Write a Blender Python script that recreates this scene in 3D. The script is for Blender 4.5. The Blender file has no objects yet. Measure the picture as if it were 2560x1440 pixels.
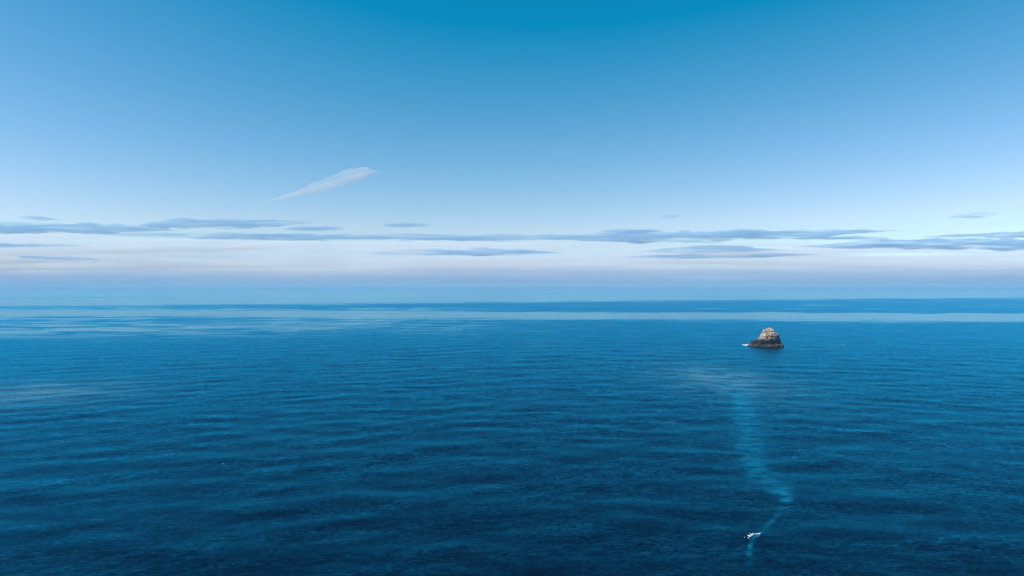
import bpy, bmesh, math, random
import numpy as np
from mathutils import Vector, noise

R = math.radians
SC = bpy.context.scene
COL = SC.collection

# ------------------------------------------------------------------ camera, sky, sun, exposure
CAM_H = 100.0
F = 1711.0            # focal length in photo pixels (2560 wide)
HOR = 713.0           # row of the flat horizon in the photo
cam = bpy.data.cameras.new('camera')
cam.sensor_width = 36.0
cam.lens = F / 2560 * 36.0
cam.clip_start = 1.0
cam.clip_end = 400000.0
cam_o = bpy.data.objects.new('camera', cam)
cam_o.location = (0, 0, CAM_H)
cam_o.rotation_euler = (R(90) - math.atan((720 - HOR) / F), 0, 0)
COL.objects.link(cam_o)
SC.camera = cam_o

SUN_EL, SUN_AZ = R(38), R(-104)        # azimuth clockwise from the view direction (+Y)
world = bpy.data.worlds.new('World')
SC.world = world
world.use_nodes = True
wn = world.node_tree.nodes
wl = world.node_tree.links
bg = wn['Background']
bg.inputs['Strength'].default_value = 0.106
sky = wn.new('ShaderNodeTexSky')
sky.sky_type = 'NISHITA'
sky.sun_disc = False
sky.sun_elevation = SUN_EL
sky.sun_rotation = SUN_AZ
sky.ozone_density = 6.0
sky.dust_density = 0.2
sky.air_density = 1.0


def wmath(op, a, b=None, c=None):
    n = wn.new('ShaderNodeMath')
    n.operation = op
    for i, v in enumerate((a, b, c)):
        if v is None:
            continue
        if isinstance(v, (int, float)):
            n.inputs[i].default_value = v
        else:
            wl.new(v, n.inputs[i])
    return n.outputs[0]


# white balance and saturation of the whole sky (the photograph is graded towards cyan blue)
sep = wn.new('ShaderNodeSeparateColor')
wl.new(sky.outputs[0], sep.inputs[0])
g_ = wmath('MULTIPLY_ADD', sep.outputs[1], 1.46, -0.36)
b_ = wmath('MULTIPLY_ADD', sep.outputs[2], 1.18, wmath('MULTIPLY', sep.outputs[1], 0.25))
b_ = wmath('MAXIMUM', b_, wmath('MULTIPLY', g_, 1.14))
r_ = wmath('MULTIPLY_ADD', sep.outputs[0], 2.2, -2.15)
r_ = wmath('MAXIMUM', wmath('MINIMUM', r_, wmath('MULTIPLY', g_, 0.70)), 0.03)
comb = wn.new('ShaderNodeCombineColor')
for i, v in enumerate((r_, wmath('MAXIMUM', g_, 0.05), b_)):
    wl.new(v, comb.inputs[i])
wl.new(comb.outputs[0], bg.inputs['Color'])

sun = bpy.data.lights.new('sun', 'SUN')
sun.energy = 4.8
sun.angle = R(0.53)
sun.color = (1.0, 0.93, 0.84)
sun_o = bpy.data.objects.new('sun', sun)
sdir = Vector((math.sin(SUN_AZ) * math.cos(SUN_EL), math.cos(SUN_AZ) * math.cos(SUN_EL), math.sin(SUN_EL)))
sun_o.rotation_euler = sdir.to_track_quat('Z', 'Y').to_euler()
sun_o.location = (-300, 0, 400)
COL.objects.link(sun_o)

vs = SC.view_settings
vs.view_transform = 'Standard'
vs.look = 'None'
vs.exposure = 0.0
vs.gamma = 1.0
vs.use_curve_mapping = False
SC.render.engine = 'CYCLES'
SC.cycles.use_denoising = True
SC.cycles.volume_bounces = 8
SC.cycles.max_bounces = 8


# ------------------------------------------------------------------ helpers
def ground(px, py):
    """sea-surface point for a photo pixel"""
    d = CAM_H * F / (py - HOR)
    return (px - 1280) / F * d, d


def aloft(px, py, d):
    return (px - 1280) / F * d, d, CAM_H + (HOR - py) / F * d


def tag(o, label, cat, group=None):
    o['label'] = label
    o['category'] = cat
    if group:
        o['group'] = group
    return o


def mesh_obj(name, verts, faces, mat, parent=None, smooth=True):
    me = bpy.data.meshes.new(name)
    me.from_pydata([tuple(v) for v in verts], [], faces)
    me.update()
    if smooth:
        me.polygons.foreach_set('use_smooth', [True] * len(me.polygons))
    o = bpy.data.objects.new(name, me)
    me.materials.append(mat)
    COL.objects.link(o)
    if parent:
        o.parent = parent
    return o


def outward(verts, faces):
    """consistent faces turned so that the enclosed volume is positive"""
    c = np.mean(np.array(verts, float), 0)
    vol = 0.0
    for fc in faces:
        p = [np.array(verts[i], float) - c for i in fc]
        for a, b in zip(p[1:-1], p[2:]):
            vol += float(np.dot(p[0], np.cross(a, b)))
    return faces if vol > 0 else [tuple(reversed(fc)) for fc in faces]


class NT:
    """terse node builder"""
    def __init__(self, name):
        self.m = bpy.data.materials.new(name)
        self.m.use_nodes = True
        self.t = self.m.node_tree
        self.n = self.t.nodes
        self.l = self.t.links

    def new(self, t, **kw):
        n = self.n.new(t)
        for k, v in kw.items():
            setattr(n, k, v)
        return n

    def put(self, sock, v):
        if v is None:
            return
        if isinstance(v, bpy.types.NodeSocket):
            self.l.new(v, sock)
        else:
            sock.default_value = v

    def math(self, op, a, b=None, c=None, clamp=False):
        n = self.new('ShaderNodeMath', operation=op, use_clamp=clamp)
        for i, v in enumerate((a, b, c)):
            self.put(n.inputs[i], v)
        return n.outputs[0]

    def vmath(self, op, a, b=None):
        n = self.new('ShaderNodeVectorMath', operation=op)
        self.put(n.inputs[0], a)
        self.put(n.inputs[1], b)
        return n.outputs[0]

    def step(self, v, a, b):
        n = self.new('ShaderNodeMapRange', interpolation_type='SMOOTHSTEP')
        self.put(n.inputs[0], v)
        self.put(n.inputs[1], a)
        self.put(n.inputs[2], b)
        return n.outputs[0]

    def lerp(self, f, a, b):
        n = self.new('ShaderNodeMapRange')
        n.clamp = False
        self.put(n.inputs[0], f)
        self.put(n.inputs[3], a)
        self.put(n.inputs[4], b)
        return n.outputs[0]

    def mixc(self, f, a, b):
        n = self.new('ShaderNodeMix', data_type='RGBA')
        self.put(n.inputs[0], f)
        self.put(n.inputs[6], a)
        self.put(n.inputs[7], b)
        return n.outputs[2]

    def noise(self, vec, scale, detail=2.0, rough=0.5, dist=0.0):
        n = self.new('ShaderNodeTexNoise')
        self.put(n.inputs['Vector'], vec)
        n.inputs['Scale'].default_value = scale
        n.inputs['Detail'].default_value = detail
        n.inputs['Roughness'].default_value = rough
        n.inputs['Distortion'].default_value = dist
        return n

    def curve(self, v, pts, lo_in, hi_in, lo_out, hi_out):
        """piecewise curve through pts, by a Float Curve node"""
        t = self.math('DIVIDE', self.math('SUBTRACT', v, lo_in), hi_in - lo_in, clamp=True)
        n = self.new('ShaderNodeFloatCurve')
        cm = n.mapping.curves[0]
        q = [((x - lo_in) / (hi_in - lo_in), (y - lo_out) / (hi_out - lo_out)) for x, y in pts]
        q.sort()
        cm.points[0].location = q[0]
        cm.points[1].location = q[-1]
        for a in q[1:-1]:
            cm.points.new(*a)
        n.mapping.update()
        self.put(n.inputs[1], t)
        return self.lerp(n.outputs[0], lo_out, hi_out)


# ------------------------------------------------------------------ sea surface
WARP_A, WARP_L, WARP_X = 0.30, 330.0, 140.0


def warp_y(x, y):
    """crests bend away to the right on the left side, as the swell wraps round the coast"""
    u = (x - WARP_X) / WARP_L
    return y + WARP_A * WARP_L * (np.logaddexp(u, -u) - math.log(2))


def build_sea():
    rng = np.random.default_rng(7)
    r = [0.0, 40.0, 90.0, 140.0]
    while r[-1] < 64000:
        r.append(r[-1] * 1.0068 + 0.02)
    r = np.array(r)
    fine = np.radians(np.arange(-50, 50.01, 0.25))
    coarse = np.radians(np.arange(52, 309, 2.0))
    az = np.concatenate([fine, coarse])
    nr, na = len(r), len(az)
    rr, aa = np.meshgrid(r, az, indexing='ij')
    X = rr * np.sin(aa)
    Y = rr * np.cos(aa)
    W = warp_y(X, Y)
    Z = np.zeros_like(X)
    dr = np.maximum(np.gradient(rr, axis=0), np.where(np.abs(aa) < 0.9, rr * 0.0044, rr * 0.035))
    for i in range(80):
        lam = math.exp(rng.uniform(math.log(7.5), math.log(70)))
        th = rng.normal(0, 0.42)
        slope = 0.0053 * (1.15 if 18 < lam < 45 else 0.85)
        k = 2 * math.pi / lam
        ph = rng.uniform(0, 6.283)
        amp = slope / k * np.clip(1.6 - 4.5 * dr / lam, 0, 1)
        Z += amp * np.sin(k * (math.sin(th) * X + math.cos(th) * W) + ph)
    me = bpy.data.meshes.new('sea')
    verts = np.stack([X, Y, Z], -1).reshape(-1, 3)
    i0 = (np.arange(nr - 1)[:, None] * na + np.arange(na)[None, :])
    j1 = (np.arange(na) + 1) % na
    i1 = (np.arange(nr - 1)[:, None] * na + j1[None, :])
    quads = np.stack([i0, i0 + na, i1 + na, i1], -1)
    q = quads[1:].reshape(-1, 4)
    # the small inner disc as one fan: ring 1 vertices to the centre vertex 0
    q = q[:, ::-1]
    tri = np.stack([np.zeros(na, int), i1[1 - 1] + na, i0[1 - 1] + na], -1)[:, ::-1]
    me.vertices.add(len(verts))
    me.vertices.foreach_set('co', verts.ravel())
    nl = q.size + tri.size
    me.loops.add(nl)
    me.loops.foreach_set('vertex_index', np.concatenate([q.ravel(), tri.ravel()]))
    starts = np.concatenate([np.arange(len(q)) * 4, q.size + np.arange(len(tri)) * 3])
    me.polygons.add(len(starts))
    me.polygons.foreach_set('loop_start', starts)
    me.polygons.foreach_set('use_smooth', np.ones(len(starts), bool))
    me.update(calc_edges=True)
    me.validate()
    at = me.attributes.new('crest', 'FLOAT', 'POINT')
    at.data.foreach_set('value', W.ravel())
    if me.polygons[len(me.polygons) // 2].normal.z < 0:
        me.flip_normals()
    o = bpy.data.objects.new('sea', me)
    COL.objects.link(o)
    o['kind'] = 'structure'
    return o


def sea_material():
    k = NT('sea_water')
    bsdf = k.n['Principled BSDF']
    geo = k.new('ShaderNodeNewGeometry')
    pos = geo.outputs['Position']
    sp = k.new('ShaderNodeSeparateXYZ')
    k.put(sp.inputs[0], pos)
    X, Y = sp.outputs[0], sp.outputs[1]
    at = k.new('ShaderNodeAttribute', attribute_name='crest')
    W = at.outputs['Fac']
    cv = k.new('ShaderNodeCombineXYZ')       # coordinates that follow the crests
    k.put(cv.inputs[0], X)
    k.put(cv.inputs[1], W)
    crest = cv.outputs[0]

    def stretched(v, sx, sy, off=0.0):
        m = k.new('ShaderNodeMapping')
        k.put(m.inputs['Vector'], v)
        m.inputs['Scale'].default_value = (sx, sy, 1)
        m.inputs['Location'].default_value = (off, off * 0.7, 0)
        return m.outputs[0]

    # ---- wind slicks: where the ripples are damped the water is smoother
    big = k.noise(stretched(pos, 1 / 600, 1 / 420), 1.0, 7, 0.62).outputs['Fac']
    fine = k.noise(stretched(pos, 1 / 170, 1 / 100, 3.1), 1.0, 6, 0.6).outputs['Fac']
    bigc = k.math('SUBTRACT', big, 0.5)
    finec = k.math('SUBTRACT', fine, 0.5)
    feath = k.math('SUBTRACT', k.noise(stretched(pos, 1 / 260, 1 / 34, 21.0), 1.0, 5, 0.6).outputs['Fac'], 0.5)
    yt = k.math('MULTIPLY_ADD', feath, 1700.0, k.math('MULTIPLY_ADD', X, -0.38, Y))
    yfar = k.math('MULTIPLY_ADD', bigc, 1500.0, k.math('MULTIPLY_ADD', finec, 700.0, yt))
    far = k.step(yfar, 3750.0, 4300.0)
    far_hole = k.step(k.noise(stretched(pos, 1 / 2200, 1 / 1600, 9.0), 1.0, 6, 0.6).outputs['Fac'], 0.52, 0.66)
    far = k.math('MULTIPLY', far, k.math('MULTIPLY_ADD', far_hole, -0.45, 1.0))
    yb = k.math('MULTIPLY_ADD', bigc, 420.0, k.math('MULTIPLY_ADD', finec, 300.0, k.math('MULTIPLY_ADD', feath, 420.0, k.math('MULTIPLY_ADD', X, 0.10, Y))))
    band = k.math('MULTIPLY', k.step(yb, 1930.0, 2100.0), k.math('SUBTRACT', 1.0, k.step(yb, 2520.0, 2620.0)))
    band_hole = k.step(k.noise(stretched(pos, 1 / 600, 1 / 130, 5.0), 1.0, 4, 0.6).outputs['Fac'], 0.60, 0.66)
    band_side = k.step(X, 700.0, -200.0)
    band = k.math('MULTIPLY', band, k.math('SUBTRACT', 1.0, k.math('MULTIPLY', band_hole, band_side)))
    # streaky field of slicks on the left
    left = k.math('MULTIPLY', k.step(k.math('MULTIPLY_ADD', bigc, 1200.0, X), 250.0, -480.0),
                  k.math('MULTIPLY', k.step(k.math('MULTIPLY_ADD', bigc, 700.0, Y), 1180.0, 1550.0), k.math('SUBTRACT', 1.0, k.step(Y, 2850.0, 3300.0))))
    left = k.math('MULTIPLY', left, k.step(k.math('MULTIPLY_ADD', bigc, 0.8, k.math('MULTIPLY_ADD', feath, 0.8, fine)), 0.46, 0.60))
    # stray streaks
    st = k.noise(stretched(crest, 1 / 160, 1 / 38, 11.0), 1.0, 5, 0.6).outputs['Fac']
    stray = k.math('MULTIPLY', k.step(st, 0.60, 0.72), k.math('MULTIPLY_ADD', k.step(Y, 500.0, 1500.0), 0.55, 0.14))
    sl = k.noise(stretched(pos, 1 / 650, 1 / 210, 31.0), 1.0, 6, 0.62).outputs['Fac']
    sliver = k.math('MULTIPLY', k.step(sl, 0.57, 0.66), k.math('MULTIPLY', k.step(Y, 1500.0, 2200.0), 0.6))
    stray = k.math('MAXIMUM', stray, sliver)
    # calm lee patches: in front of the rock, and at the left edge
    for (qx, qy), rx, ry in ((ground(1800, 948), 62.0, 125.0), (ground(60, 985), 90.0, 80.0), (ground(965, 797), 95.0, 420.0), (ground(700, 812), 260.0, 260.0)):
        ex = k.math('DIVIDE', k.math('SUBTRACT', X, qx), rx)
        ey = k.math('DIVIDE', k.math('SUBTRACT', Y, qy), ry)
        e = k.math('POWER', 2.718, k.math('MULTIPLY', k.math('MULTIPLY_ADD', ex, ex, k.math('MULTIPLY', ey, ey)), -1.0))
        pn = k.noise(stretched(crest, 1 / (rx * 0.45), 1 / (ry * 0.1), 15.0), 1.0, 5, 0.62).outputs['Fac']
        stray = k.math('MAXIMUM', stray, k.math('MULTIPLY', k.math('MULTIPLY', e, 0.9), k.step(pn, 0.37, 0.56)))
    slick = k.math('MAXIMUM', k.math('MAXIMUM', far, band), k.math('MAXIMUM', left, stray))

    # ---- trail from rock to breaking water, its calm-water reflection painted into the body colour
    pts = [(1800, 928), (1832, 955), (1850, 985), (1862, 1030), (1878, 1090), (1886, 1160), (1925, 1205),
           (1950, 1228), (1966, 1250), (1948, 1285), (1918, 1315), (1903, 1333), (1882, 1352), (1874, 1385), (1880, 1420)]
    wid = [80, 60, 32, 28, 36, 40, 34, 28, 15, 8, 7, 5, 5, 7, 9]
    st_ = [0.0, 0.25, 0.7, 0.8, 0.65, 0.6, 0.7, 0.75, 0.8, 0.55, 0.65, 0.7, 0.8, 0.6, 0.0]
    gp = [ground(*p) for p in pts]
    lo, hi = min(g[1] for g in gp), max(g[1] for g in gp)
    cx = k.curve(Y, [(g[1], g[0]) for g in gp], lo, hi, 60.0, 290.0)
    cw = k.curve(Y, [(g[1], w * g[1] / F) for g, w in zip(gp, wid)], lo, hi, 0.0, 60.0)
    cs = k.curve(Y, [(g[1], s) for g, s in zip(gp, st_)], lo, hi, 0.0, 1.0)
    tn = k.noise(stretched(pos, 1 / 9, 1 / 9, 2.0), 1.0, 5, 0.65).outputs['Fac']
    tn2 = k.noise(stretched(crest, 1 / 24, 1 / 7, 6.0), 1.0, 4, 0.6).outputs['Fac']
    dx = k.math('SUBTRACT', X, cx)
    dx = k.math('MULTIPLY_ADD', k.math('SUBTRACT', tn, 0.5), k.math('MULTIPLY', cw, 1.6), dx)
    t = k.math('DIVIDE', dx, cw)
    trail = k.math('POWER', 2.718, k.math('MULTIPLY', k.math('MULTIPLY', t, t), -0.9))
    trail = k.math('MULTIPLY', trail, cs)
    trail = k.math('MULTIPLY', trail, k.step(k.math('MULTIPLY_ADD', k.math('SUBTRACT', tn, 0.5), 0.8, tn2), 0.36, 0.64))

    slick = k.math('MAXIMUM', slick, k.math('MULTIPLY', trail, 0.12))

    # ---- ripple slopes, from gust-sized down to hand-sized
    gust = k.noise(stretched(crest, 1 / 95, 1 / 30, 7.0), 1.0, 4, 0.55).outputs['Fac']
    calm = k.math('MULTIPLY_ADD', slick, -0.72, 1.0)
    gsh = k.step(gust, 0.34, 0.66)
    gamp = k.math('MULTIPLY', calm, k.lerp(gsh, 0.60, 1.40))
    total = None
    for lx, ly, ax, ay, off, det in ((30, 10.0, 0.06, 0.15, 0.0, 2), (6.0, 2.4, 0.14, 0.25, 4.0, 2), (1.9, 0.85, 0.22, 0.45, 8.0, 3)):
        nz = k.noise(stretched(crest, 1 / lx, 1 / ly, off), 1.0, det, 0.55)
        v = k.vmath('SUBTRACT', nz.outputs['Color'], (0.5, 0.5, 0.5))
        v = k.vmath('MULTIPLY', v, (ax, ay, 0.0))
        total = v if total is None else k.vmath('ADD', total, v)
    sc = k.new('ShaderNodeVectorMath', operation='SCALE')
    k.put(sc.inputs[0], total)
    k.put(sc.inputs['Scale'], gamp)
    nrm = k.vmath('NORMALIZE', k.vmath('ADD', geo.outputs['Normal'], sc.outputs[0]))
    k.n.remove(bsdf)
    rough = k.lerp(slick, 0.385, 0.15)
    rough = k.math('MULTIPLY', rough, k.lerp(gsh, 0.86, 1.12))
    body = k.mixc(trail, (0.0, 0.002, 0.010, 1), (0.003, 0.20, 0.34, 1))  # trail colour stands for its brighter reflection
    dif = k.new('ShaderNodeBsdfDiffuse')
    k.put(dif.inputs['Color'], body)
    k.put(dif.inputs['Normal'], nrm)
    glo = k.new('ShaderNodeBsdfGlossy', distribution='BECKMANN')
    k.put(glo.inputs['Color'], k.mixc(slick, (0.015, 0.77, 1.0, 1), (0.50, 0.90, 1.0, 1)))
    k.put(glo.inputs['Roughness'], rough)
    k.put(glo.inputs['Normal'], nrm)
    fr = k.new('ShaderNodeFresnel')
    fr.inputs['IOR'].default_value = 1.333
    k.put(fr.inputs['Normal'], nrm)
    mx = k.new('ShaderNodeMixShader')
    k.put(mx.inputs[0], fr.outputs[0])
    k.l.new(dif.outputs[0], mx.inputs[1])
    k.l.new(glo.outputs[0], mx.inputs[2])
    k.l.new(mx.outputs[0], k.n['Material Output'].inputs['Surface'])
    return k.m


sea = build_sea()
sea.data.materials.append(sea_material())

# ------------------------------------------------------------------ haze over the water
def volume_material(name, color, density, aniso=0.0, streak=None, seed=0.0):
    """even density, or streaky density when streak gives the size of the streaks in metres and how far they thin out"""
    k = NT(name)
    k.n.remove(k.n['Principled BSDF'])
    v = k.new('ShaderNodeVolumePrincipled')
    v.inputs['Color'].default_value = (*color, 1)
    v.inputs['Density'].default_value = density
    v.inputs['Anisotropy'].default_value = aniso
    if streak:
        sx, sy, sz, lo, hi = streak[:5]
        tc = k.new('ShaderNodeTexCoord')
        mp = k.new('ShaderNodeMapping')
        k.put(mp.inputs['Vector'], tc.outputs['Object'])
        mp.inputs['Scale'].default_value = (1 / sx, 1 / sy, 1 / sz)
        mp.inputs['Location'].default_value = (seed * 3.7, seed * 1.9, seed)
        if len(streak) > 5:
            rot = k.new('ShaderNodeVectorRotate', rotation_type='Y_AXIS')
            rot.inputs['Angle'].default_value = streak[5]
            k.put(rot.inputs['Vector'], tc.outputs['Object'])
            k.put(mp.inputs['Vector'], rot.outputs[0])
        nz = k.noise(mp.outputs[0], 1.0, 4, 0.6, 0.3).outputs['Fac']
        k.put(v.inputs['Density'], k.math('MULTIPLY', k.step(nz, lo, hi), density * 2.0))
    k.l.new(v.outputs[0], k.n['Material Output'].inputs['Volume'])
    return k


def box_mesh(name, lo, hi, mat):
    v = [(x, y, z) for x in (lo[0], hi[0]) for y in (lo[1], hi[1]) for z in (lo[2], hi[2])]
    f = [(0, 1, 3, 2), (4, 6, 7, 5), (0, 4, 5, 1), (2, 3, 7, 6), (0, 2, 6, 4), (1, 5, 7, 3)]
    return mesh_obj(name, v, f, mat, smooth=False)


haze = box_mesh('haze', (-66000, -66000, -4), (66000, 66000, CAM_H + 8), volume_material('sea_haze', (0.42, 0.73, 1.0), 1 / 20000).m)
haze['kind'] = 'stuff'


# ------------------------------------------------------------------ clouds
def cloud(name, pts, thick, dist, depth, color, tau, label, group=None, seed=0, n=72, m=18, taper=(0.6, 0.6), rag=0.35, flat=0.7, streak=None):
    """a long lens of cloud: pts is its centre line and thick its thickness in photo pixels, laid out at the given distance"""
    rnd = random.Random(seed)
    off = Vector((rnd.uniform(-50, 50), rnd.uniform(-50, 50), rnd.uniform(-50, 50)))
    px = np.array([p[0] for p in pts], float)
    py = np.array([p[1] for p in pts], float)
    th = np.array(thick, float)
    verts, faces = [], []
    x0, x1 = px[0], px[-1]
    base = aloft((x0 + x1) / 2, float(np.interp((x0 + x1) / 2, px, py)), dist)
    for i in range(n + 1):
        s = i / n
        x = x0 + (x1 - x0) * s
        y = float(np.interp(x, px, py))
        h = float(np.interp(x, px, th))
        e = min(1.0, s / max(taper[0], 1e-4)) if s < 0.5 else min(1.0, (1 - s) / max(taper[1], 1e-4))
        prof = math.sin(e * math.pi / 2) ** 1.3
        for j in range(m):
            a = 2 * math.pi * j / m
            ca, sa = math.cos(a), math.sin(a)
            q = Vector((x / 55.0, ca * 1.1, sa * 1.1)) + off
            k = 1 + rag * (noise.noise(q) * 1.2 + 0.6 * noise.noise(q * 2.7) + 0.35 * noise.noise(q * 6.1))
            hh = h / 2 / F * dist * prof * max(0.12, k)
            if sa < 0:
                hh *= flat
            wx, wy, wz = aloft(x, y, dist)
            verts.append((wx - base[0], wy + ca * depth / 2 * (0.25 + 0.75 * prof) * max(0.3, k) - base[1], wz + sa * hh - base[2]))
    for i in range(n):
        for j in range(m):
            a, b = i * m + j, i * m + (j + 1) % m
            faces.append((a, a + m, b + m, b))
    faces.append(tuple(range(m)))
    faces.append(tuple(range(n * m, n * m + m))[::-1])
    tmax = max(th) / F * dist
    mat = volume_material(name + '_vapour', color, tau / max(depth * 0.6, 1.0), 0.0, streak, seed).m
    o = mesh_obj(name, verts, outward(verts, faces), mat)
    o.location = base
    return tag(o, label, 'cloud', group)


WHITE = (1.0, 1.0, 1.0)
SHADE_BLUE = (0.50, 0.77, 1.0)  # shade from the deck above, put into the cloud bands' colour
PALE = (0.95, 0.97, 1.0)
BANDG = 'flat blue-grey clouds strung along the horizon'
cloud('streak_cloud', [(590, 522), (660, 506), (720, 491), (790, 470), (860, 449), (920, 435), (962, 432)], [5, 12, 22, 34, 44, 42, 26], 12000, 300, WHITE, 0.55,
      'lone white feathery streak cloud slanting up to the right in blue sky', seed=3, taper=(0.75, 0.18), rag=0.25, streak=(1300, 260, 60, 0.30, 0.70, R(15)))
bands = [
    ([(-260, 575), (0, 571), (150, 570), (300, 572), (470, 577)], [24, 22, 18, 18, 10], 30000, 'thick blue-grey cloud band at the far left above the horizon'),
    ([(330, 566), (480, 560), (640, 560), (810, 554)], [16, 18, 14, 5], 29000, 'tapering blue-grey cloud band just below the streak cloud\'s left end'),
    ([(180, 584), (520, 590), (900, 593), (1240, 595), (1440, 592), (1640, 590)], [14, 13, 12, 13, 12, 8], 31000, 'long thin blue-grey cloud strip across the left half of the horizon'),
    ([(700, 573), (790, 572), (870, 570)], [3, 6, 3], 28000, 'short thin dark cloud wisp right below the tip of the streak cloud'),
    ([(950, 564), (1020, 562), (1085, 563)], [3, 6, 3], 28000, 'small thin dark cloud wisp standing alone near the middle'),
    ([(1480, 579), (1560, 579), (1660, 577)], [4, 8, 4], 29000, 'thin dark cloud wisp on top of the right-hand cloud band'),
    ([(1300, 598), (1600, 593), (1800, 590), (2000, 584), (2290, 575)], [12, 22, 24, 18, 4], 30000, 'broad blue-grey cloud band right of the middle rising to a thin tail'),
    ([(1960, 596), (2100, 594), (2240, 596)], [4, 6, 3], 29500, 'thin dark cloud strip under the tail of the right cloud band'),
    ([(2290, 592), (2440, 589), (2540, 588), (2800, 587)], [4, 8, 12, 14], 30000, 'dark blue cloud band entering at the right edge of the photo'),
    ([(1960, 617), (2200, 612), (2500, 609), (2900, 611)], [10, 20, 22, 24], 33000, 'lowest and widest blue-grey cloud band at the right'),
    ([(1600, 628), (1780, 622), (1960, 624)], [8, 16, 6], 34000, 'low blue-grey cloud band straight above the rock'),
    ([(1540, 642), (1740, 641), (2060, 636)], [5, 10, 4], 35000, 'faint lowest cloud strip above the rock'),
    ([(900, 633), (1200, 629), (1420, 632)], [6, 16, 8], 34000, 'pale grey-blue cloud band low in the middle of the horizon'),
    ([(40, 643), (140, 645), (260, 648)], [3, 8, 3], 34000, 'small low grey cloud strip at the left'),
    ([(-200, 613), (60, 613), (220, 614)], [6, 7, 3], 33000, 'faint grey cloud strip at the left edge'),
    ([(2380, 539), (2430, 539), (2490, 540)], [2, 5, 2], 26000, 'tiny dark cloud wisp high at the right edge'),
    ([(1650, 542), (1675, 541), (1700, 542)], [2, 4, 2], 26000, 'tiniest cloud wisp in open sky right of the middle'),
    ([(60, 548), (100, 545), (140, 548)], [2, 6, 2], 27000, 'tiny grey cloud wisp above the left cloud band'),
]
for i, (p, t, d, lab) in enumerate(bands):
    cloud('cloud_band', p, [q * 1.2 for q in t], d, 1600, SHADE_BLUE, 0.85, lab, BANDG, seed=20 + i, taper=(0.26, 0.26), flat=1.0, rag=0.5, streak=(3200, 1300, 150, 0.34, 0.62))


for i, (p, t, lab) in enumerate((
        ([(-260, 632), (120, 630), (520, 622), (800, 618)], [10, 13, 10, 5], 'long bright white strip of cloud low at the left'),
        ([(-240, 656), (60, 653), (240, 650)], [10, 13, 5], 'short white strip of cloud below the long one at the left edge'),
        ([(1620, 634), (1850, 630), (1990, 625)], [5, 12, 6], 'white patch of cloud low in the sky straight above the rock'))):
    cloud('white_cloud_strip', p, [q * 1.2 for q in t], 36000, 1600, (0.97, 0.99, 1.0), 0.6, lab, 'bright cloud strips low over the horizon', seed=50 + i,
          taper=(0.3, 0.3), flat=1.0, rag=0.5, streak=(3000, 1300, 140, 0.32, 0.62))


def cloud_bank(name, top_pts, bottom, dist, depth, color, tau, label, seed, power=1.5, streak=(9000, 5000, 330, 0.25, 0.7), cat='cloud'):
    """a wide bank whose depth thins out towards its ragged top, so that the top dissolves into the sky"""
    off = Vector((seed * 3.7, seed * 1.3, 0))
    px = [p[0] for p in top_pts]
    py = [p[1] for p in top_pts]
    nx, nz = 150, 10
    front, back = [], []
    for i in range(nx + 1):
        x = px[0] + (px[-1] - px[0]) * i / nx
        top = float(np.interp(x, px, py))
        top += 9 * noise.noise(Vector((x / 170, 0, 0)) + off) + 5 * noise.noise(Vector((x / 60, 5, 0)) + off)
        edge = min(1.0, i / 12, (nx - i) / 12)
        for j in range(nz + 1):
            u = j / nz
            y = bottom + (top - bottom) * u
            d = depth * (1 - u) ** power * edge
            wx, wy, wz = aloft(x, y, dist)
            front.append((wx, wy - d / 2, wz))
            back.append((wx, wy + d / 2 + 2, wz))
    verts = front + back
    N = len(front)
    f = []
    w = nz + 1
    for i in range(nx):
        for j in range(nz):
            a = i * w + j
            f.append((a, a + w, a + w + 1, a + 1))
            f.append((N + a, N + a + 1, N + a + w + 1, N + a + w))
        a = i * w
        f.append((a, N + a, N + a + w, a + w))
        a = i * w + nz
        f.append((a, a + w, N + a + w, N + a))
    for j in range(nz):
        f.append((j, j + 1, N + j + 1, N + j))
        a = nx * w + j
        f.append((a, N + a, N + a + 1, a + 1))
    mat = volume_material(name + '_vapour', color, tau / depth, 0.0, streak, seed).m
    o = mesh_obj(name, verts, outward(verts, f), mat)
    return tag(o, label, cat)


cloud_bank('cloud_bank', [(-900, 572), (0, 574), (600, 588), (1300, 596), (1900, 606), (3460, 604)], 709, 45000, 9000, PALE, 3.4,
           'wide pale cloud bank lying along the whole horizon behind the dark strips', 2, power=0.7, streak=(12000, 5000, 230, 0.34, 0.62))
cloud_bank('mist_bank', [(-1400, 676), (0, 674), (1300, 666), (3960, 656)], 712.2, 22000, 7000, (0.47, 0.75, 1.0), 1.9,
           'low strip of blue mist where the sea meets the cloud bank', 5, power=1.2, streak=None, cat='mist')
cloud('faint_streak_cloud', [(-60, 440), (20, 452), (90, 466), (165, 474), (220, 484)], [14, 18, 16, 14, 8], 13000, 300, WHITE, 0.10,
      'barely visible thin streak of cloud high at the left edge', seed=9, taper=(0.3, 0.5), streak=(1500, 300, 80, 0.35, 0.7, R(-10)))

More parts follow.
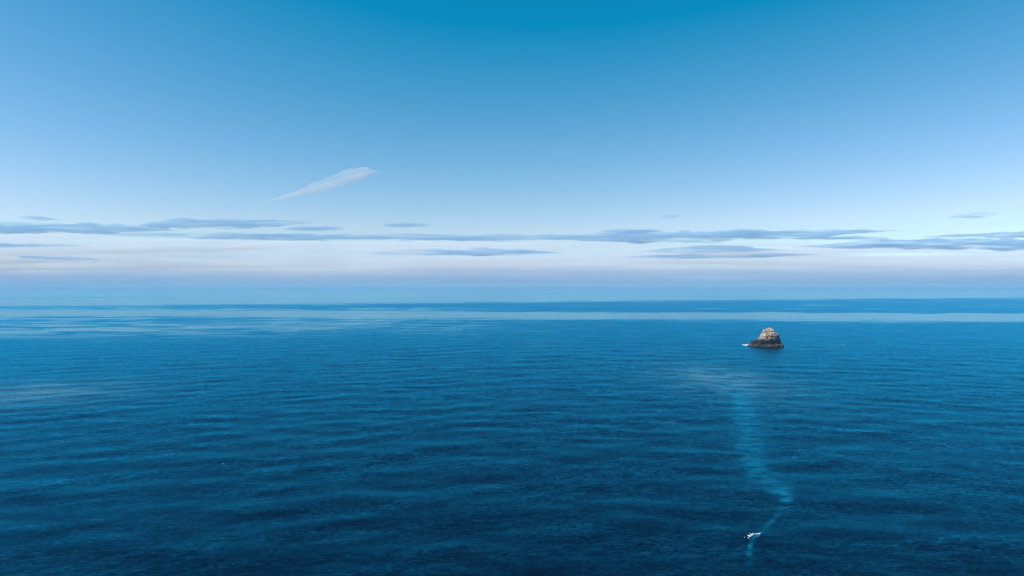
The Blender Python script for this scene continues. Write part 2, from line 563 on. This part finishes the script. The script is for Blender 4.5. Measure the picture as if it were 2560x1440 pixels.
# ------------------------------------------------------------------ sea stack
def rock_material():
    k = NT('rock')
    bsdf = k.n['Principled BSDF']
    tc = k.new('ShaderNodeTexCoord')
    P = tc.outputs['Object']
    sp = k.new('ShaderNodeSeparateXYZ')
    k.put(sp.inputs[0], P)
    Z = sp.outputs[2]
    n1 = k.noise(P, 0.16, 6, 0.62).outputs['Fac']
    n2 = k.noise(P, 0.55, 5, 0.65).outputs['Fac']
    n3 = k.noise(P, 1.7, 4, 0.6).outputs['Fac']
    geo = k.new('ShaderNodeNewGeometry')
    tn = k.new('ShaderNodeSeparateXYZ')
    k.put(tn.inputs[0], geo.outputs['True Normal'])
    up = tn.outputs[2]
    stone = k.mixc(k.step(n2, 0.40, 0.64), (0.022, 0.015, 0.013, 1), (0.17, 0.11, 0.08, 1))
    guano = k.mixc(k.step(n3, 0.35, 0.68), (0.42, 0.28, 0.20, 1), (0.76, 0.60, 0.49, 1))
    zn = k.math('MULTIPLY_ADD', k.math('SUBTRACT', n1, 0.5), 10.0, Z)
    perch_shade = k.step(k.math('MULTIPLY_ADD', k.math('SUBTRACT', n2, 0.5), 0.9, up), 0.26, 0.50)  # guano on upward slopes; shade of steep faces is darkened into the colour
    top = k.math('MULTIPLY', k.step(zn, 8.5, 13.0), perch_shade)
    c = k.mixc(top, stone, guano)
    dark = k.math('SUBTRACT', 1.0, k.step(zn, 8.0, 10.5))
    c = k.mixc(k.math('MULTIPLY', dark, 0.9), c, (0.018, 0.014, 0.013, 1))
    ledge = k.math('SUBTRACT', 1.0, k.step(k.math('MULTIPLY_ADD', k.math('SUBTRACT', n2, 0.5), 6.0, Z), 2.2, 4.0))
    ledge = k.math('MULTIPLY', ledge, k.step(n1, 0.42, 0.56))
    c = k.mixc(k.math('MULTIPLY', ledge, k.step(up, 0.05, 0.5)), c, (0.16, 0.11, 0.065, 1))
    wet = k.math('SUBTRACT', 1.0, k.step(Z, 0.5, 1.1))
    c = k.mixc(wet, c, (0.012, 0.011, 0.010, 1))
    k.put(bsdf.inputs['Base Color'], c)
    bsdf.inputs['Roughness'].default_value = 0.85
    b = k.new('ShaderNodeBump')
    b.inputs['Strength'].default_value = 0.9
    b.inputs['Distance'].default_value = 0.6
    k.put(b.inputs['Height'], k.math('ADD', n2, k.math('MULTIPLY', n3, 0.5)))
    k.put(bsdf.inputs['Normal'], b.outputs[0])
    return k.m


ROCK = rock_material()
LEFT = [(-4, -25), (0, -23.8), (1.3, -23.0), (4.0, -21.0), (6.6, -19.0), (9.7, -12.3), (12.3, -9.7), (17.6, -5.9), (20.2, -4.6), (21.5, -5.2), (23.7, -3.1), (24.4, 0.5), (25.6, 4.0)]
RIGHT = [(-4, 22.5), (0, 22), (3, 22.4), (6.6, 21), (10.5, 19.8), (14.9, 18.2), (16.7, 16.6), (18.4, 14.2), (20.2, 11.6), (22.8, 10.6), (24.8, 8.6), (25.6, 6.0)]
FRONT = [(-4, -16), (0, -14.5), (2.2, -12.5), (3.4, -9.2), (8.0, -10.2), (10, -9.6), (14, -6.0), (20, -1.5), (25.6, 2.5)]
BACK = [(-4, 15), (0, 14), (12, 10.5), (20, 8), (25.6, 5.5)]


def ip(z, tab):
    return float(np.interp(z, [a for a, _ in tab], [b for _, b in tab]))


def fbm(p, octv=4):
    s, a = 0.0, 1.0
    for _ in range(octv):
        s += a * noise.noise(p)
        p = p * 2.1 + Vector((3.1, 1.7, 5.3))
        a *= 0.5
    return s


def build_rock():
    nz, na = 96, 200
    zs = np.linspace(-4, 25.6, nz)
    verts, faces = [], []
    for z in zs:
        xl, xr, yf, yb = ip(z, LEFT), ip(z, RIGHT), ip(z, FRONT), ip(z, BACK)
        ax, ay = (xl + xr) / 2, (yf + yb) / 2
        for j in range(na):
            a = 2 * math.pi * j / na
            ca, sa = math.cos(a), math.sin(a)
            ex = (xr - ax) if ca > 0 else (ax - xl)
            ey = (yb - ay) if sa > 0 else (ay - yf)
            e = 2.3
            r = (abs(ca / ex) ** e + abs(sa / ey) ** e) ** (-1 / e)
            # steep flat face looking right and towards the viewer
            nx_, ny_ = 0.66, -0.75
            dn = nx_ * ca + ny_ * sa
            if dn > 0.05 and z > 3.2:
                lim = (10.4 - 0.10 * (z - 8) - (nx_ * ax + ny_ * ay)) / dn
                r = min(r, max(lim, 0.3 * r))
            p = Vector((ax + r * ca, ay + r * sa, z))
            ridge = 1 - abs(noise.noise(p * 0.23 + Vector((9, 2, 4)))) * 2.2
            blocky = noise.cell(Vector((p.x * 0.42, p.y * 0.42, p.z * 0.75 + 0.3 * noise.noise(p * 0.2)))) - 0.5
            d = 1.9 * fbm(p * 0.17) + 1.5 * ridge - 0.9 + 1.6 * blocky + 0.35 * fbm(p * 0.8 + Vector((5, 5, 5)), 3)
            d *= min(1.0, 0.35 + min(ex, ey) / 14)
            r2 = max(0.4, r + d)
            zz = z + (0.5 * fbm(p * 0.35 + Vector((1, 8, 2)), 3) if z > -3 else 0)
            verts.append((ax + r2 * ca, ay + r2 * sa, zz))
    for i in range(nz - 1):
        for j in range(na):
            a, b = i * na + j, i * na + (j + 1) % na
            faces.append((a, b, b + na, a + na))
    c = len(verts)
    n0 = (nz - 1) * na
    top = np.mean(np.array(verts[n0:n0 + na]), 0)
    verts.append((top[0], top[1], top[2] + 0.7))
    for j in range(na):
        faces.append((n0 + j, n0 + (j + 1) % na, c))
    return verts, faces


def boulder(parent, loc, size, seed):
    bm = bmesh.new()
    bmesh.ops.create_icosphere(bm, subdivisions=4, radius=1.0)
    o3 = Vector((seed * 7.1, seed * 3.3, 1))
    for v in bm.verts:
        n = v.co.normalized()
        k = 1 + 0.35 * fbm(n * 1.3 + o3, 3) + 0.18 * (noise.cell(n * 2.6 + o3) - 0.5)
        v.co = Vector((n.x * size[0] * k, n.y * size[1] * k, n.z * size[2] * k))
    me = bpy.data.meshes.new('boulder')
    bm.to_mesh(me)
    bm.free()
    o = bpy.data.objects.new('boulder', me)
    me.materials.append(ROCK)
    COL.objects.link(o)
    o.parent = parent
    o.location = loc
    return o


gx, gy = ground(1915, 868)
ang = -math.atan2(gx, gy)
v, f = build_rock()
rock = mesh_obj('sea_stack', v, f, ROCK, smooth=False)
rock.rotation_euler = (0, 0, ang)
fx, fy = math.sin(-ang), math.cos(-ang)
RS = 83 * gy / F / math.cos(ang) / 49.0
rock.scale = (RS, RS, RS)
rock.location = (gx + fx * 14 * RS, gy + fy * 14 * RS, 0)
tag(rock, 'craggy brown sea stack with pale guano-streaked top standing alone in blue water', 'rock')
for bl, bs, sd in (((20.0, -9.5, 1.6), (3.2, 3.2, 3.0), 1), ((13.0, -12.0, 1.6), (3.6, 3.0, 3.4), 2), ((7.0, -13.2, 0.8), (4.4, 2.6, 2.2), 3),
                   ((-14.0, -10.5, 0.5), (6.2, 3.6, 2.2), 4), ((-22.5, -3.0, 0.2), (2.4, 2.4, 1.2), 5)):
    boulder(rock, bl, bs, sd)


# ------------------------------------------------------------------ white water
def foam_material():
    k = NT('foam')
    b = k.n['Principled BSDF']
    geo = k.new('ShaderNodeNewGeometry')
    n = k.noise(geo.outputs['Position'], 2.2, 4, 0.65).outputs['Fac']
    k.put(b.inputs['Base Color'], k.mixc(k.step(n, 0.35, 0.6), (0.35, 0.52, 0.62, 1), (0.86, 0.88, 0.90, 1)))
    b.inputs['Roughness'].default_value = 0.7
    return k.m


FOAM = foam_material()


def foam(name, strokes, loc, cell, height, label, cat, group=None, seed=0, rag=0.9):
    """white water as a lumpy sheet: strokes are (points, half widths) in metres on the sea around loc"""
    allp = [p for s, _ in strokes for p in s]
    wmax = max(max(w) for _, w in strokes) * 1.6
    x0, x1 = min(p[0] for p in allp) - wmax, max(p[0] for p in allp) + wmax
    y0, y1 = min(p[1] for p in allp) - wmax, max(p[1] for p in allp) + wmax
    nx, ny = int((x1 - x0) / cell) + 2, int((y1 - y0) / cell) + 2
    gx_, gy_ = np.meshgrid(np.linspace(x0, x1, nx), np.linspace(y0, y1, ny), indexing='ij')
    fld = np.full(gx_.shape, -9.0)
    for s, w in strokes:
        for (a, b), (wa, wb) in zip(zip(s[:-1], s[1:]), zip(w[:-1], w[1:])):
            dx, dy = b[0] - a[0], b[1] - a[1]
            t = np.clip(((gx_ - a[0]) * dx + (gy_ - a[1]) * dy) / (dx * dx + dy * dy + 1e-9), 0, 1)
            dd = np.hypot(gx_ - a[0] - t * dx, gy_ - a[1] - t * dy)
            fld = np.maximum(fld, 1 - dd / (wa + (wb - wa) * t))
    wmean = wmax / 1.6
    verts, idx, faces = [], {}, []
    for i in range(nx):
        for j in range(ny):
            q = Vector((gx_[i, j] / wmean * 1.4, gy_[i, j] / wmean * 1.4, seed * 4.3))
            fld[i, j] += rag * (fbm(q, 4) * 0.7)
    for i in range(nx - 1):
        for j in range(ny - 1):
            if max(fld[i, j], fld[i + 1, j], fld[i, j + 1], fld[i + 1, j + 1]) > 0:
                fc = []
                for a, b in ((i, j), (i + 1, j), (i + 1, j + 1), (i, j + 1)):
                    if (a, b) not in idx:
                        idx[(a, b)] = len(verts)
                        u = fld[a, b]
                        z = height * (math.sqrt(min(1.5, u)) if u > 0 else u * 1.5)
                        z *= 1 + 0.5 * noise.noise(Vector((gx_[a, b] / cell / 3, gy_[a, b] / cell / 3, seed)))
                        verts.append((gx_[a, b], gy_[a, b], z))
                    fc.append(idx[(a, b)])
                faces.append(tuple(fc))
    o = mesh_obj(name, verts, faces, FOAM)
    o.location = loc
    return tag(o, label, cat, group)


def rel(pts, c):
    g = ground(*c)
    return [(ground(*p)[0] - g[0], ground(*p)[1] - g[1]) for p in pts]


c0 = (1884, 1340)
m_ = 0.7 * ground(*c0)[1] / F
strokes = [
    (rel([(1871, 1341.6), (1875, 1342.6), (1879, 1341)], c0), [2.0 * m_, 2.6 * m_, 3.0 * m_]),
    (rel([(1876, 1343.5), (1879, 1341), (1883, 1338.6), (1888, 1337.4), (1893, 1336.6), (1899, 1336.6), (1902, 1335.6)], c0),
     [3.0 * m_, 4.2 * m_, 3.4 * m_, 2.2 * m_, 2.0 * m_, 1.7 * m_, 1.2 * m_]),
    (rel([(1875, 1337.2), (1878.5, 1337.6), (1880, 1340)], c0), [1.0 * m_, 1.6 * m_, 2.2 * m_]),
    (rel([(1884, 1334.2), (1883.3, 1337.6)], c0), [0.9 * m_, 1.5 * m_]),
    (rel([(1899, 1336.6), (1900, 1339.2)], c0), [1.5 * m_, 0.8 * m_]),
    (rel([(1862, 1345), (1863, 1346)], c0), [0.7 * m_, 0.6 * m_]),
    (rel([(1871, 1347), (1874, 1348)], c0), [0.6 * m_, 0.7 * m_]),
    (rel([(1895, 1344), (1898, 1342.6)], c0), [0.6 * m_, 0.5 * m_]),
]
g0 = ground(*c0)
foam('breaking_wave', strokes, (g0[0], g0[1], 0.1), 0.09, 0.32,
     'small splash of white breaking water at the near end of the pale trail', 'breaking wave', seed=1, rag=0.55)
c1 = (1866, 863)
g1 = ground(*c1)
foam('surf', [(rel([(1857, 862.6), (1864, 862.2), (1873, 862.2)], c1), [0.9, 2.2, 2.6]),
              (rel([(1860, 863.4), (1868, 864.2), (1878, 864.6)], c1), [0.8, 1.6, 0.9])],
     (g1[0], g1[1], 0.1), 0.35, 0.9, 'white surf washing round the left foot of the rock', 'surf', seed=2, rag=0.7)
for i, (px, py, w, lab) in enumerate(((2108, 862, 5, 'faint whitecap on the water right of the rock'),
                                      (2509, 729.5, 6, 'white fleck on the far hazy sea at the right edge'),
                                      (557, 1160, 2, 'single tiny whitecap on the dark water at lower left'))):
    g = ground(px, py)
    s = g[1] / F
    foam('whitecap', [([(-w * s, 0.2), (0, 0), (w * s * 0.8, -0.1 * s)], [0.3 * s, 0.9 * s, 0.35 * s])], (g[0], g[1], 0.1), 0.22 * s, 0.7 * s if py < 800 else 0.4 * s,
         lab, 'whitecap', 'scattered whitecaps', seed=5 + i, rag=0.6)
